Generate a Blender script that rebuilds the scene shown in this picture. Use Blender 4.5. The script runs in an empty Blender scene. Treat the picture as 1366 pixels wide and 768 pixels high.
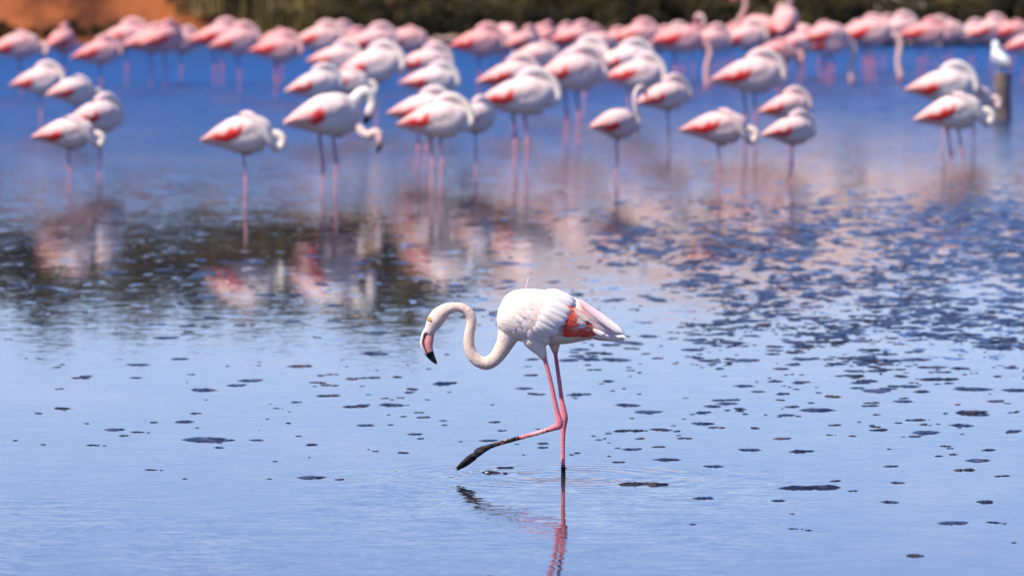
import bpy, bmesh, math, random
import numpy as np
from mathutils import Vector, Matrix, Euler, kdtree
from mathutils.bvhtree import BVHTree
import mathutils.noise as mn

R = math.radians
random.seed(7)
SC = bpy.context.scene
COL = SC.collection

# ------------------------------------------------------------------ camera
CAM_D, CAM_H, CAM_X = 34.9, 3.245, -0.2537      # distance to the walking bird, eye height over the water
cam_d = bpy.data.cameras.new('camera')
cam = bpy.data.objects.new('camera', cam_d); COL.objects.link(cam)
cam_d.lens = 250; cam_d.sensor_width = 36; cam_d.sensor_fit = 'HORIZONTAL'
cam_d.clip_end = 20000
cam.location = (CAM_X, -CAM_D, CAM_H)
cam.rotation_euler = (R(90 - 3.793), 0, 0)
cam_d.dof.use_dof = True
cam_d.dof.focus_distance = 35.0
cam_d.dof.aperture_fstop = 250 / 68.0
SC.camera = cam

# ------------------------------------------------------------------ sky, sun, exposure
SUN_TO = Vector((-0.50, -0.31, 0.82)).normalized()
world = bpy.data.worlds.new('World'); SC.world = world; world.use_nodes = True
wn = world.node_tree.nodes; wl = world.node_tree.links
sky = wn.new('ShaderNodeTexSky'); sky.sky_type = 'NISHITA'; sky.sun_disc = False
sky.sun_elevation = math.asin(SUN_TO.z)
sky.sun_rotation = math.atan2(SUN_TO.x, SUN_TO.y)
sky.air_density = 1.0; sky.dust_density = 0.0; sky.ozone_density = 3.0; sky.altitude = 0
hue = wn.new('ShaderNodeMix'); hue.data_type = 'RGBA'; hue.blend_type = 'MULTIPLY'; hue.inputs['Factor'].default_value = 1
hue.inputs['B'].default_value = (1.13, 1.02, 1.28, 1)          # the air of that day: a violet-blue cast over the whole sky
sat = wn.new('ShaderNodeHueSaturation'); sat.inputs['Saturation'].default_value = 1.22; sat.inputs['Value'].default_value = 1.0
wl.new(sky.outputs[0], hue.inputs['A']); wl.new(hue.outputs['Result'], sat.inputs['Color']); wl.new(sat.outputs[0], wn['Background'].inputs[0])
wn['Background'].inputs[1].default_value = 0.115
sl = bpy.data.lights.new('sun', 'SUN'); sl.energy = 5.0; sl.angle = R(0.5); sl.color = (1.0, 0.94, 0.78)
sun = bpy.data.objects.new('sun', sl); COL.objects.link(sun)
sun.rotation_euler = SUN_TO.to_track_quat('Z', 'Y').to_euler(); sun.location = (-20, -20, 30)
vs = SC.view_settings
vs.view_transform = 'Standard'; vs.look = 'None'; vs.exposure = 0.42; vs.gamma = 1.0; vs.use_curve_mapping = False
SC.render.engine = 'CYCLES'
SC.cycles.use_denoising = True
SC.cycles.max_bounces = 6

# ------------------------------------------------------------------ helpers
def smooth(a, b, x):
    t = min(1, max(0, (x - a) / (b - a))); return t * t * (3 - 2 * t)

def ground_at(px, row):                 # picture measure -> point on the water (used to lay the place out)
    r = (row + 245) / 881.0
    return ((px - 683) / (272 * r) + CAM_X, CAM_D / r - CAM_D, r)

def tag(o, label=None, cat=None, group=None, kind=None):
    if label: o['label'] = label
    if cat: o['category'] = cat
    if group: o['group'] = group
    if kind: o['kind'] = kind
    return o

def link(o, parent=None):
    COL.objects.link(o)
    if parent: o.parent = parent
    return o

def mesh_obj(name, verts, faces, mat, parent=None, cols=None, smooth_shade=True, link_it=True):
    me = bpy.data.meshes.new(name)
    me.from_pydata([tuple(v) for v in verts], [], faces); me.update()
    if cols is not None: set_cols(me, cols)
    if mat: me.materials.append(mat)
    if smooth_shade: me.polygons.foreach_set('use_smooth', [True] * len(me.polygons))
    o = bpy.data.objects.new(name, me)
    if link_it: link(o, parent)
    return o

def set_cols(me, cols):
    a = me.attributes.new('Col', 'FLOAT_COLOR', 'POINT')
    arr = np.ones((len(me.vertices), 4), np.float32); arr[:, :3] = np.asarray(cols, np.float32)[:, :3]
    a.data.foreach_set('color', arr.ravel())

def empty(name, loc=(0, 0, 0), rz=0):
    o = bpy.data.objects.new(name, None); o.empty_display_size = 0.1
    COL.objects.link(o); o.location = loc; o.rotation_euler = (0, 0, rz); return o

def catmull(pts, n):
    P = np.asarray(pts, float); P = np.vstack([2 * P[0] - P[1], P, 2 * P[-1] - P[-2]])
    out = []
    for i in range(1, len(P) - 2):
        for k in range(n):
            t = k / n
            p0, p1, p2, p3 = P[i - 1], P[i], P[i + 1], P[i + 2]
            out.append(.5 * ((2 * p1) + (-p0 + p2) * t + (2 * p0 - 5 * p1 + 4 * p2 - p3) * t * t + (-p0 + 3 * p1 - 3 * p2 + p3) * t ** 3))
    out.append(P[-2]); return np.array(out)

class Loft:
    """Several closed lofted limbs collected as one list of shells with a colour per vertex."""
    def __init__(s): s.v = []; s.f = []; s.c = []
    def add(s, rows, n=4, seg=20, col=(1, 1, 1)):
        # rows: x,y,z, half thickness in the plane of the curve, half width across it (, r,g,b)
        rows = [list(r) + list(col) if len(r) == 5 else list(r) for r in rows]
        C = catmull(rows, n)
        base = len(s.v); m = len(C)
        T = np.gradient(C[:, :3], axis=0)
        for i in range(m):
            t = Vector(T[i]).normalized(); Y = Vector((0, 1, 0))
            lat = Y - t * Y.dot(t)
            lat = lat.normalized() if lat.length > 1e-3 else Vector((1, 0, 0))
            nor = lat.cross(t).normalized()
            a, b = max(C[i, 3], 5e-4), max(C[i, 4], 5e-4)
            for k in range(seg):
                w = 2 * math.pi * k / seg
                p = Vector(C[i, :3]) + nor * (a * math.sin(w)) + lat * (b * math.cos(w))
                s.v.append(p); s.c.append(np.clip(C[i, 5:8], 0, 1))
        for i in range(m - 1):
            for k in range(seg):
                k2 = (k + 1) % seg
                s.f.append((base + i * seg + k, base + i * seg + k2, base + (i + 1) * seg + k2, base + (i + 1) * seg + k))
        s.f.append(tuple(base + k for k in reversed(range(seg))))
        s.f.append(tuple(base + (m - 1) * seg + k for k in range(seg)))
        return s
    def fused(s, name, voxel, mat, parent=None, iters=4):
        """one continuous skin over all the limbs"""
        me = bpy.data.meshes.new('tmp'); me.from_pydata([tuple(v) for v in s.v], [], s.f)
        bm = bmesh.new(); bm.from_mesh(me); bmesh.ops.recalc_face_normals(bm, faces=bm.faces); bm.to_mesh(me); bm.free()
        o = bpy.data.objects.new('tmp', me); COL.objects.link(o)
        md = o.modifiers.new('r', 'REMESH'); md.mode = 'VOXEL'; md.voxel_size = voxel; md.use_smooth_shade = True
        sm = o.modifiers.new('s', 'LAPLACIANSMOOTH'); sm.iterations = iters; sm.lambda_factor = 0.35; sm.use_volume_preserve = True
        dg = bpy.context.evaluated_depsgraph_get()
        out = bpy.data.meshes.new_from_object(o.evaluated_get(dg))
        bpy.data.objects.remove(o); bpy.data.meshes.remove(me)
        kd = kdtree.KDTree(len(s.v))
        for i, v in enumerate(s.v): kd.insert(v, i)
        kd.balance()
        cols = []
        for v in out.vertices:
            h = kd.find_n(v.co, 3); W = [1 / (d + 1e-4) for _, _, d in h]
            cols.append(sum(np.array(s.c[i]) * w for (_, i, _), w in zip(h, W)) / sum(W))
        out.name = name
        for an in [a.name for a in out.attributes if a.name == 'Col']: out.attributes.remove(out.attributes[an])
        set_cols(out, cols)
        out.materials.clear(); out.materials.append(mat)
        out.polygons.foreach_set('use_smooth', [True] * len(out.polygons))
        ob = bpy.data.objects.new(name, out); link(ob, parent); return ob
    def plain(s, name, mat, parent=None):
        o = mesh_obj(name, s.v, s.f, mat, parent, s.c)
        bm = bmesh.new(); bm.from_mesh(o.data); bmesh.ops.recalc_face_normals(bm, faces=bm.faces); bm.to_mesh(o.data); bm.free()
        return o

# ------------------------------------------------------------------ materials
def new_mat(name):
    m = bpy.data.materials.new(name); m.use_nodes = True
    return m, m.node_tree.nodes, m.node_tree.links, m.node_tree.nodes['Principled BSDF']

def nd(N, t, **k):
    n = N.new(t)
    for a, b in k.items(): setattr(n, a, b)
    return n

def mmath(N, L, op, a, b=None, c=None, clamp=False):
    n = N.new('ShaderNodeMath'); n.operation = op; n.use_clamp = clamp
    for i, v in enumerate((a, b, c)):
        if v is None: continue
        if isinstance(v, (int, float)): n.inputs[i].default_value = v
        else: L.new(v, n.inputs[i])
    return n.outputs[0]

def smap(N, L, v, a, b, lo=0.0, hi=1.0):
    n = N.new('ShaderNodeMapRange'); n.interpolation_type = 'SMOOTHSTEP'
    L.new(v, n.inputs[0])
    for i, q in enumerate((a, b, lo, hi)): n.inputs[i + 1].default_value = q
    return n.outputs[0]

def noise(N, L, vec, scale, detail=3, rough=.5, out='Fac', mapscale=None):
    if mapscale:
        mp = N.new('ShaderNodeMapping'); L.new(vec, mp.inputs[0]); mp.inputs['Scale'].default_value = mapscale; vec = mp.outputs[0]
    n = N.new('ShaderNodeTexNoise'); L.new(vec, n.inputs['Vector'])
    n.inputs['Scale'].default_value = scale; n.inputs['Detail'].default_value = detail; n.inputs['Roughness'].default_value = rough
    return n.outputs[out]

def skin_mat(name, rough, var, bump_scale, bump_str, tint=0.0, sss=0.0):
    """colour comes from the mesh's own colours (feather, skin, mud); grain and relief on top"""
    m, N, L, P = new_mat(name)
    at = nd(N, 'ShaderNodeAttribute', attribute_name='Col')
    tc = nd(N, 'ShaderNodeTexCoord')
    nz = noise(N, L, tc.outputs['Object'], bump_scale * .35, 4, .6)
    f = smap(N, L, nz, .3, .7, 1 - var, 1 + var * .25)
    mul = nd(N, 'ShaderNodeVectorMath', operation='SCALE'); L.new(at.outputs['Color'], mul.inputs[0]); L.new(f, mul.inputs['Scale'])
    colo = mul.outputs[0]
    if tint:          # each bird of the flock has its own depth of pink
        oi = nd(N, 'ShaderNodeObjectInfo')
        mx = nd(N, 'ShaderNodeMix', data_type='RGBA', blend_type='MULTIPLY'); mx.inputs['Factor'].default_value = 1
        L.new(oi.outputs['Color'], mx.inputs['B']); L.new(colo, mx.inputs['A']); colo = mx.outputs['Result']
    L.new(colo, P.inputs['Base Color']); P.inputs['Roughness'].default_value = rough
    P.inputs['Specular IOR Level'].default_value = .25
    if sss:
        P.inputs['Subsurface Weight'].default_value = sss; P.inputs['Subsurface Radius'].default_value = (1, .5, .38); P.inputs['Subsurface Scale'].default_value = .012
    b = nd(N, 'ShaderNodeBump'); b.inputs['Strength'].default_value = bump_str; b.inputs['Distance'].default_value = .004
    L.new(noise(N, L, tc.outputs['Object'], bump_scale, 4, .65), b.inputs['Height']); L.new(b.outputs[0], P.inputs['Normal'])
    return m

def plain_mat(name, col, rough=.6, var=.25, scale=20, bump=.2, dist=.01, spec=.3, col2=None):
    m, N, L, P = new_mat(name)
    tc = nd(N, 'ShaderNodeTexCoord')
    nz = noise(N, L, tc.outputs['Object'], scale, 4, .6)
    mx = nd(N, 'ShaderNodeMix', data_type='RGBA')
    mx.inputs['A'].default_value = (*[c * (1 - var) for c in col], 1)
    mx.inputs['B'].default_value = (*(col2 or [min(1, c * (1 + var)) for c in col]), 1)
    L.new(smap(N, L, nz, .35, .65), mx.inputs['Factor']); L.new(mx.outputs['Result'], P.inputs['Base Color'])
    P.inputs['Roughness'].default_value = rough; P.inputs['Specular IOR Level'].default_value = spec
    if bump:
        b = nd(N, 'ShaderNodeBump'); b.inputs['Strength'].default_value = bump; b.inputs['Distance'].default_value = dist
        L.new(noise(N, L, tc.outputs['Object'], scale * 2, 4, .6), b.inputs['Height']); L.new(b.outputs[0], P.inputs['Normal'])
    return m

WHITE = (.87, .745, .655); CREAM = (.84, .625, .505); PINK = (.80, .23, .26); RED = (.82, .10, .055)
BLACK = (.018, .016, .018); ROSE = (.80, .42, .42)

MAT = {}
MAT['plumage'] = skin_mat('plumage', .75, .10, 170, .55, sss=.45)
MAT['flock'] = skin_mat('flock_plumage', .8, .10, 60, .4, tint=.5)
MAT['bill'] = skin_mat('bill', .38, .08, 120, .08)
MAT['feather'] = skin_mat('feather', .7, .06, 160, .25, sss=.35)
MAT['eye'] = plain_mat('eye', (.75, .42, .06), .15, .1, 200, 0, spec=.6)
MAT['pupil'] = plain_mat('pupil', (.01, .01, .01), .1, .1, 200, 0, spec=.6)

def water_material():
    m, N, L, P = new_mat('shallow_lake_water')
    pos = nd(N, 'ShaderNodeNewGeometry').outputs['Position']
    sep = nd(N, 'ShaderNodeSeparateXYZ'); L.new(pos, sep.inputs[0]); X, Y = sep.outputs[0], sep.outputs[1]
    # wind patches: the open far water is ruffled, the shallow water in front lies nearly still
    patch = noise(N, L, pos, 1.0, 4, .6, mapscale=(.28, .10, 1))
    edge = mmath(N, L, 'MULTIPLY_ADD', mmath(N, L, 'SUBTRACT', patch, .5), 12.0, Y)
    edge = mmath(N, L, 'SUBTRACT', edge, smap(N, L, X, -3.5, 3.5, -4.0, 1.5))
    far0 = smap(N, L, edge, 16.5, 38.0); far = mmath(N, L, 'POWER', far0, 1.8)
    far2 = smap(N, L, edge, 31.0, 58.0)
    cat = noise(N, L, pos, 1.0, 4, .6, mapscale=(5.0, 1.9, 1))
    mid = mmath(N, L, 'MULTIPLY', mmath(N, L, 'MULTIPLY', smap(N, L, Y, 6.0, 14.0), smap(N, L, X, -5.0, 1.5, .3, 1.0)), smap(N, L, cat, .60, .65))
    # bed of weed just under the surface on one side: it breaks the mirror into ruffled flecks
    bedm = mmath(N, L, 'MULTIPLY', smap(N, L, mmath(N, L, 'MULTIPLY_ADD', Y, .05, X), 1.4, 6.2), mmath(N, L, 'MULTIPLY', smap(N, L, Y, 4.0, 11.0), smap(N, L, Y, 30.0, 22.0)))
    fleck = noise(N, L, pos, 1.0, 4, .6, mapscale=(6.5, 2.0, 1))
    bed = smap(N, L, mmath(N, L, 'ADD', fleck, mmath(N, L, 'MULTIPLY', bedm, .22)), .60, .65)
    bed = mmath(N, L, 'MULTIPLY', bed, smap(N, L, bedm, .0, .25))
    # small current round the walking bird
    bird = mmath(N, L, 'MULTIPLY', smap(N, L, Y, -7.0, -.3), smap(N, L, Y, .9, .1))
    bird = mmath(N, L, 'MULTIPLY', bird, mmath(N, L, 'MULTIPLY', smap(N, L, X, -1.6, -.6), smap(N, L, X, 1.5, .5)))
    nearl = mmath(N, L, 'MULTIPLY', smap(N, L, Y, .5, -4.0), smap(N, L, X, -.6, -2.6))
    nearl = mmath(N, L, 'MULTIPLY', nearl, smap(N, L, noise(N, L, pos, 1, 2, .5, mapscale=(.8, .5, 1)), .35, .6))
    def amp(*terms):
        s = None
        for t, k in terms:
            q = k if t is None else mmath(N, L, 'MULTIPLY', t, k)
            s = q if s is None else mmath(N, L, 'ADD', s, q)
        return s
    ay = amp((far, .11), (bed, .12), (far2, .12), (mid, .05), (bird, .017), (nearl, .032), (smap(N, L, Y, 7.0, 18.0), .003), (None, .0058))
    ax = amp((far, .07), (bed, .05), (far2, .05), (mid, .006), (bird, .014), (nearl, .010), (None, .0026))
    n1 = noise(N, L, pos, 1.0, 4, .62, 'Color', mapscale=(5, 11, 5))
    n2 = noise(N, L, pos, 1.0, 3, .55, 'Color', mapscale=(22, 34, 20))
    v = nd(N, 'ShaderNodeVectorMath', operation='ADD'); L.new(n1, v.inputs[0]); L.new(n2, v.inputs[1])
    v2 = nd(N, 'ShaderNodeVectorMath', operation='SUBTRACT'); L.new(v.outputs[0], v2.inputs[0]); v2.inputs[1].default_value = (1, 1, 1)
    s2 = nd(N, 'ShaderNodeSeparateXYZ'); L.new(v2.outputs[0], s2.inputs[0])
    # rings spreading from the standing leg
    dy = mmath(N, L, 'SUBTRACT', Y, .024)
    rr = mmath(N, L, 'SQRT', mmath(N, L, 'ADD', mmath(N, L, 'MULTIPLY', X, X), mmath(N, L, 'MULTIPLY', dy, dy)))
    ring = mmath(N, L, 'MULTIPLY', mmath(N, L, 'SINE', mmath(N, L, 'MULTIPLY', rr, 52.0)), smap(N, L, rr, 1.2, .0, 0, .040))
    ring = mmath(N, L, 'MULTIPLY', ring, smap(N, L, noise(N, L, pos, 2.2, 2, .5), .35, .6))
    ringx = mmath(N, L, 'DIVIDE', mmath(N, L, 'MULTIPLY', ring, X), mmath(N, L, 'ADD', rr, .01))
    ringy = mmath(N, L, 'DIVIDE', mmath(N, L, 'MULTIPLY', ring, dy), mmath(N, L, 'ADD', rr, .01))
    cb = nd(N, 'ShaderNodeCombineXYZ')
    lean = mmath(N, L, 'MULTIPLY', amp((far, .022), (far2, .16), (bed, .105), (mid, .03)), -1.0)      # wavelets run onshore, steep side to the shallows
    L.new(mmath(N, L, 'ADD', mmath(N, L, 'MULTIPLY', mmath(N, L, 'MULTIPLY', s2.outputs[0], ax), 3.0), ringx), cb.inputs[0])
    L.new(mmath(N, L, 'ADD', mmath(N, L, 'MULTIPLY', mmath(N, L, 'MULTIPLY', s2.outputs[1], ay), 3.0), mmath(N, L, 'ADD', lean, ringy)), cb.inputs[1])
    cb.inputs[2].default_value = 1
    nm = nd(N, 'ShaderNodeVectorMath', operation='NORMALIZE'); L.new(cb.outputs[0], nm.inputs[0])
    L.new(nm.outputs[0], P.inputs['Normal'])
    L.new(amp((far, .12), (far2, .12), (mid, .04), (bed, .10), (nearl, .05), (None, .035)), P.inputs['Roughness'])
    far_sky = nd(N, 'ShaderNodeMix', data_type='RGBA')          # silty shallows; blue of the reflected sky put into the far water's colour
    silt = nd(N, 'ShaderNodeMix', data_type='RGBA'); silt.inputs['A'].default_value = (.020, .020, .028, 1); silt.inputs['B'].default_value = (.085, .062, .050, 1)
    L.new(smap(N, L, noise(N, L, pos, 1.0, 5, .6, mapscale=(.8, .35, 1)), .48, .72), silt.inputs['Factor']); L.new(silt.outputs['Result'], far_sky.inputs['A'])
    far_sky.inputs['B'].default_value = (.022, .070, .20, 1)
    L.new(smap(N, L, edge, 26.0, 60.0), far_sky.inputs['Factor']); L.new(far_sky.outputs['Result'], P.inputs['Base Color'])
    P.inputs['IOR'].default_value = 1.333; P.inputs['Specular IOR Level'].default_value = .5
    return m
MAT['water'] = water_material()

def ground_material():
    m, N, L, P = new_mat('earth_bank')
    pos = nd(N, 'ShaderNodeNewGeometry').outputs['Position']
    sep = nd(N, 'ShaderNodeSeparateXYZ'); L.new(pos, sep.inputs[0])
    a = noise(N, L, pos, .9, 5, .6); b = noise(N, L, pos, .12, 3, .5)
    c1 = nd(N, 'ShaderNodeValToRGB'); L.new(a, c1.inputs[0])
    e = c1.color_ramp.elements; e[0].position = .42; e[0].color = (.085, .026, .012, 1); e[1].position = .60; e[1].color = (.30, .088, .03, 1)
    c2 = nd(N, 'ShaderNodeMix', data_type='RGBA'); c2.inputs['B'].default_value = (.46, .325, .29, 1)
    L.new(c1.outputs[0], c2.inputs['A'])
    L.new(smap(N, L, sep.outputs[0], -5.0, -1.0), c2.inputs['Factor'])      # red earth gives way to pale sand
    L.new(c2.outputs['Result'], P.inputs['Base Color']); P.inputs['Roughness'].default_value = .95; P.inputs['Specular IOR Level'].default_value = .1
    bp = nd(N, 'ShaderNodeBump'); bp.inputs['Strength'].default_value = .6; bp.inputs['Distance'].default_value = .1
    L.new(noise(N, L, pos, 3, 6, .65), bp.inputs['Height']); L.new(bp.outputs[0], P.inputs['Normal'])
    return m
MAT['ground'] = ground_material()

def mud_material():
    m, N, L, P = new_mat('wet_mud')
    g = nd(N, 'ShaderNodeNewGeometry'); pos = g.outputs['Position']
    a = noise(N, L, pos, 9, 4, .6)
    mx = nd(N, 'ShaderNodeMix', data_type='RGBA'); mx.inputs['A'].default_value = (.012, .012, .016, 1); mx.inputs['B'].default_value = (.07, .045, .032, 1)
    L.new(smap(N, L, a, .48, .70), mx.inputs['Factor']); L.new(mx.outputs['Result'], P.inputs['Base Color'])
    P.inputs['Roughness'].default_value = .3; P.inputs['Specular IOR Level'].default_value = .6
    n1 = noise(N, L, pos, 60, 4, .65, 'Color')
    v = nd(N, 'ShaderNodeVectorMath', operation='SUBTRACT'); L.new(n1, v.inputs[0]); v.inputs[1].default_value = (.5, .5, .5)
    v2 = nd(N, 'ShaderNodeVectorMath', operation='MULTIPLY'); L.new(v.outputs[0], v2.inputs[0]); v2.inputs[1].default_value = (1.6, 1.6, .4)
    v3 = nd(N, 'ShaderNodeVectorMath', operation='ADD'); L.new(v2.outputs[0], v3.inputs[0]); L.new(g.outputs['Normal'], v3.inputs[1])
    v4 = nd(N, 'ShaderNodeVectorMath', operation='NORMALIZE'); L.new(v3.outputs[0], v4.inputs[0]); L.new(v4.outputs[0], P.inputs['Normal'])
    return m
MAT['mud'] = mud_material()

def leaf_mat(name, c1, c2):
    m, N, L, P = new_mat(name)
    pos = nd(N, 'ShaderNodeNewGeometry').outputs['Position']
    mx = nd(N, 'ShaderNodeMix', data_type='RGBA'); mx.inputs['A'].default_value = (*c1, 1); mx.inputs['B'].default_value = (*c2, 1)
    L.new(smap(N, L, noise(N, L, pos, 2.2, 3, .6), .35, .65), mx.inputs['Factor']); L.new(mx.outputs['Result'], P.inputs['Base Color'])
    P.inputs['Roughness'].default_value = .7; P.inputs['Specular IOR Level'].default_value = .2
    return m
MAT['leaf_dark'] = leaf_mat('dark_foliage', (.018, .016, .007), (.085, .062, .02))
MAT['leaf_olive'] = leaf_mat('olive_foliage', (.045, .035, .010), (.19, .135, .04))
MAT['reed'] = leaf_mat('dry_reed', (.09, .07, .022), (.34, .25, .09))
MAT['bark'] = plain_mat('bark', (.06, .045, .035), .9, .3, 12, .5, .02)
MAT['wood'] = plain_mat('weathered_wood', (.17, .12, .10), .85, .35, 9, .5, .01)
MAT['lump'] = plain_mat('grey_feather', (.3, .3, .33), .8, .2, 30, .2)

# ------------------------------------------------------------------ ground, water
def shore_y(x): return 66.6 + .8 * mn.noise(Vector((x * .35, 0, 3.1))) + .8 * smooth(-4, -8, x)
def terrain_z(x, y):
    if y < 63: return -.42 + .24 * smooth(12, -2, y) * 0 + .02 * mn.noise(Vector((x, y, 0)))
    shore = 66.6 + .8 * mn.noise(Vector((x * .35, 0, 3.1))) + .8 * smooth(-4, -8, x)
    z = -.42 + .52 * smooth(shore - 2.4, shore + .5, y)
    left = smooth(-4.0, -5.4, x + .4 * mn.noise(Vector((y, x, 1))))
    z += left * .95 * smooth(shore + .5, shore + 1.6, y)                     # red earth bank
    z += left * .35 * smooth(shore + 1.6, shore + 6, y)
    right = smooth(-3.2, -.6, x)
    rise = smooth(74, 80.5, y + 2.2 * mn.noise(Vector((x * .3, y * .2, 7))))
    z += right * rise * (4.35 + .9 * mn.noise(Vector((x * .35, 2.2, y * .05))))   # pale sandy bluff
    z += (1 - right) * rise * .8
    z += .16 * mn.fractal(Vector((x * .9, y * .9, .5)), 1, 2, 3) * smooth(shore, shore + 2, y)
    return z
xs = sorted(set([-3000, -900, -300, -120, -60] + list(np.arange(-34, 34.1, .55)) + [60, 120, 300, 900, 3000]))
ys = sorted(set([-3000, -600, -150, -60, -20, 0, 30, 55] + list(np.arange(62, 92, .45)) + [96, 105, 130, 200, 500, 1500, 5000]))
gv = [(x, y, terrain_z(x, y)) for y in ys for x in xs]
nx_ = len(xs)
gf = [(j * nx_ + i, j * nx_ + i + 1, (j + 1) * nx_ + i + 1, (j + 1) * nx_ + i) for j in range(len(ys) - 1) for i in range(nx_ - 1)]
tag(mesh_obj('ground', gv, gf, MAT['ground']), kind='structure')
wv = [(-2500, -2500, 0), (2500, -2500, 0), (2500, 72, 0), (-2500, 72, 0)]
tag(mesh_obj('lake_water', wv, [(0, 1, 2, 3)], MAT['water'], smooth_shade=False), kind='structure')

# ------------------------------------------------------------------ the walking flamingo (measured from its profile)
def W(px, py, y=0.0): return ((px - 752) / 272.0, y, (634.5 - py) / 272.0)
def Z1(zx, zy): return (540 + zx / 5.906, 370 + zy / 5.906)
def Z3(zx, zy): return (590 + zx / 4.043, 460 + zy / 4.043)
PXM = 1 / 272.0

hero = empty('flamingo')
tag(hero, 'white flamingo walking alone in the shallows, neck curved down, one muddy foot lifted', 'flamingo')

def torso_rows(tbl, col):
    rows = []
    for px, top, bot, hw in tbl:
        x, y, z = W(px, (top + bot) / 2)
        rows.append((x, 0, z, (bot - top) / 2 * PXM, hw, *col))
    return rows
TORSO = [(663.5, 409, 423, .022), (668, 396.5, 437, .060), (676, 389, 446, .088), (687, 384.3, 451, .108), (700, 382.4, 453.5, .120), (715, 382.6, 456, .124),
         (732, 385.6, 457.5, .120), (750, 390, 457, .108), (768, 395.5, 455.5, .090), (784, 405, 453, .070), (800, 418, 449.5, .046), (815, 430, 448.5, .028), (826, 438.5, 448, .014)]
body = Loft()
body.add(torso_rows(TORSO, WHITE), 4, 32)
tbase = Loft().add(torso_rows(TORSO, WHITE), 4, 32)          # same shape, used to lay feathers on
neck = []
for zx, zy, w, c in [(880, 300, 230, WHITE), (824, 420, 186, WHITE), (787, 508, 140, CREAM), (738, 592, 116, CREAM), (690, 640, 110, CREAM), (636, 662, 104, CREAM),
                  (572, 640, 98, CREAM), (520, 575, 92, CREAM), (504, 490, 86, CREAM), (513, 405, 82, CREAM), (526, 335, 80, CREAM), (508, 272, 80, CREAM),
                  (458, 228, 78, CREAM), (392, 218, 78, CREAM), (325, 237, 100, CREAM), (268, 283, 128, CREAM), (232, 335, 124, CREAM), (203, 385, 98, (.82, .6, .56)), (180, 428, 74, (.84, .66, .62))]:
    px, py = Z1(zx, zy); x, y, z = W(px, py); h = w / 2 / 5.906 * PXM
    neck.append((x, 0, z, h, h * (.88 if zx > 340 else .74), *c))
body.add(neck, 5, 20)
NY, FY = -.045, .040          # near and far leg, off the middle plane
def leg_rows(pts, y0, y1):
    rows = []
    n = len(pts)
    for i, (zx, zy, w, c) in enumerate(pts):
        px, py = Z3(zx, zy); t = i / (n - 1)
        x, y, z = W(px, py, y0 + (y1 - y0) * t); h = w / 2 / 4.043 * PXM
        rows.append((x, y, z, h, h * .95, *c))
    return rows
DPINK = (.66, .17, .24)  # deeper pink: some of the body's shade on the far leg, as colour
thighN = leg_rows([(478, -95, 60, WHITE), (490, -55, 120, WHITE), (510, -18, 104, WHITE), (532, 20, 66, WHITE), (545, 48, 44, CREAM), (556, 66, 27, PINK)], NY, NY)
tibiaN = leg_rows([(550, 50, 24, PINK), (566, 110, 24, PINK), (588, 200, 24, PINK), (607, 290, 25, PINK), (622, 360, 30, PINK), (631, 400, 42, PINK), (630, 422, 44, PINK), (616, 430, 36, PINK)], NY, NY)
tarsN = leg_rows([(634, 418, 42, PINK), (612, 431, 36, PINK), (580, 443, 27, PINK), (520, 462, 24, ROSE), (460, 478, 23, PINK), (428, 487, 23, PINK), (416, 490, 23, BLACK),
                  (370, 503, 23, BLACK), (320, 517, 23, BLACK), (270, 532, 25, BLACK), (235, 545, 34, BLACK), (205, 560, 44, BLACK), (180, 578, 44, BLACK)], NY, NY)
thighF = leg_rows([(592, -95, 60, WHITE), (598, -55, 90, WHITE), (606, -10, 62, CREAM), (609, 18, 44, CREAM), (612, 40, 26, DPINK)], FY, FY)
tibiaF = leg_rows([(607, 10, 22, DPINK), (618, 90, 22, DPINK), (632, 190, 23, PINK), (645, 290, 25, PINK), (655, 350, 34, PINK), (660, 390, 40, PINK), (657, 430, 32, PINK), (653, 480, 25, PINK),
                   (652, 560, 23, PINK), (653, 640, 23, PINK), (653.5, 647, 24, BLACK), (654, 720, 25, BLACK), (654, 830, 25, BLACK), (654, 880, 30, BLACK)], FY, FY * .6)
for rws in (thighN, tibiaN, tarsN, thighF, tibiaF): body.add(rws, 6, 14)
# lifted foot: three long toes folded together with their web, hanging
for k, (dy, a, b) in enumerate(((0, 0, 0), (.013, 16, -6), (-.013, -6, -10))):
    f = leg_rows([(215, 556, 36, BLACK), (185, 578, 34, BLACK), (150 + a, 608 + b, 30, BLACK), (115 + a, 637 + b, 24, BLACK), (88 + a, 658 + b, 14, BLACK), (76 + a, 667 + b, 5, BLACK)], NY, NY + dy)
    body.add(f, 4, 10)
# standing foot on the lake bed under the water
for ang in (-40, 0, 40):
    x0, y0, z0 = W(*Z3(654, 880), FY * .6)
    dx, dy = -math.cos(R(ang)) * .09, math.sin(R(ang)) * .09
    body.add([(x0, y0, z0 + .004, .011, .011, *BLACK), (x0 + dx * .5, y0 + dy * .5, z0 - .004, .008, .009, *BLACK), (x0 + dx, y0 + dy, z0 - .008, .003, .004, *BLACK)], 3, 8)
body_ob = body.fused('body', .0036, MAT['plumage'], hero, 3)

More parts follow.
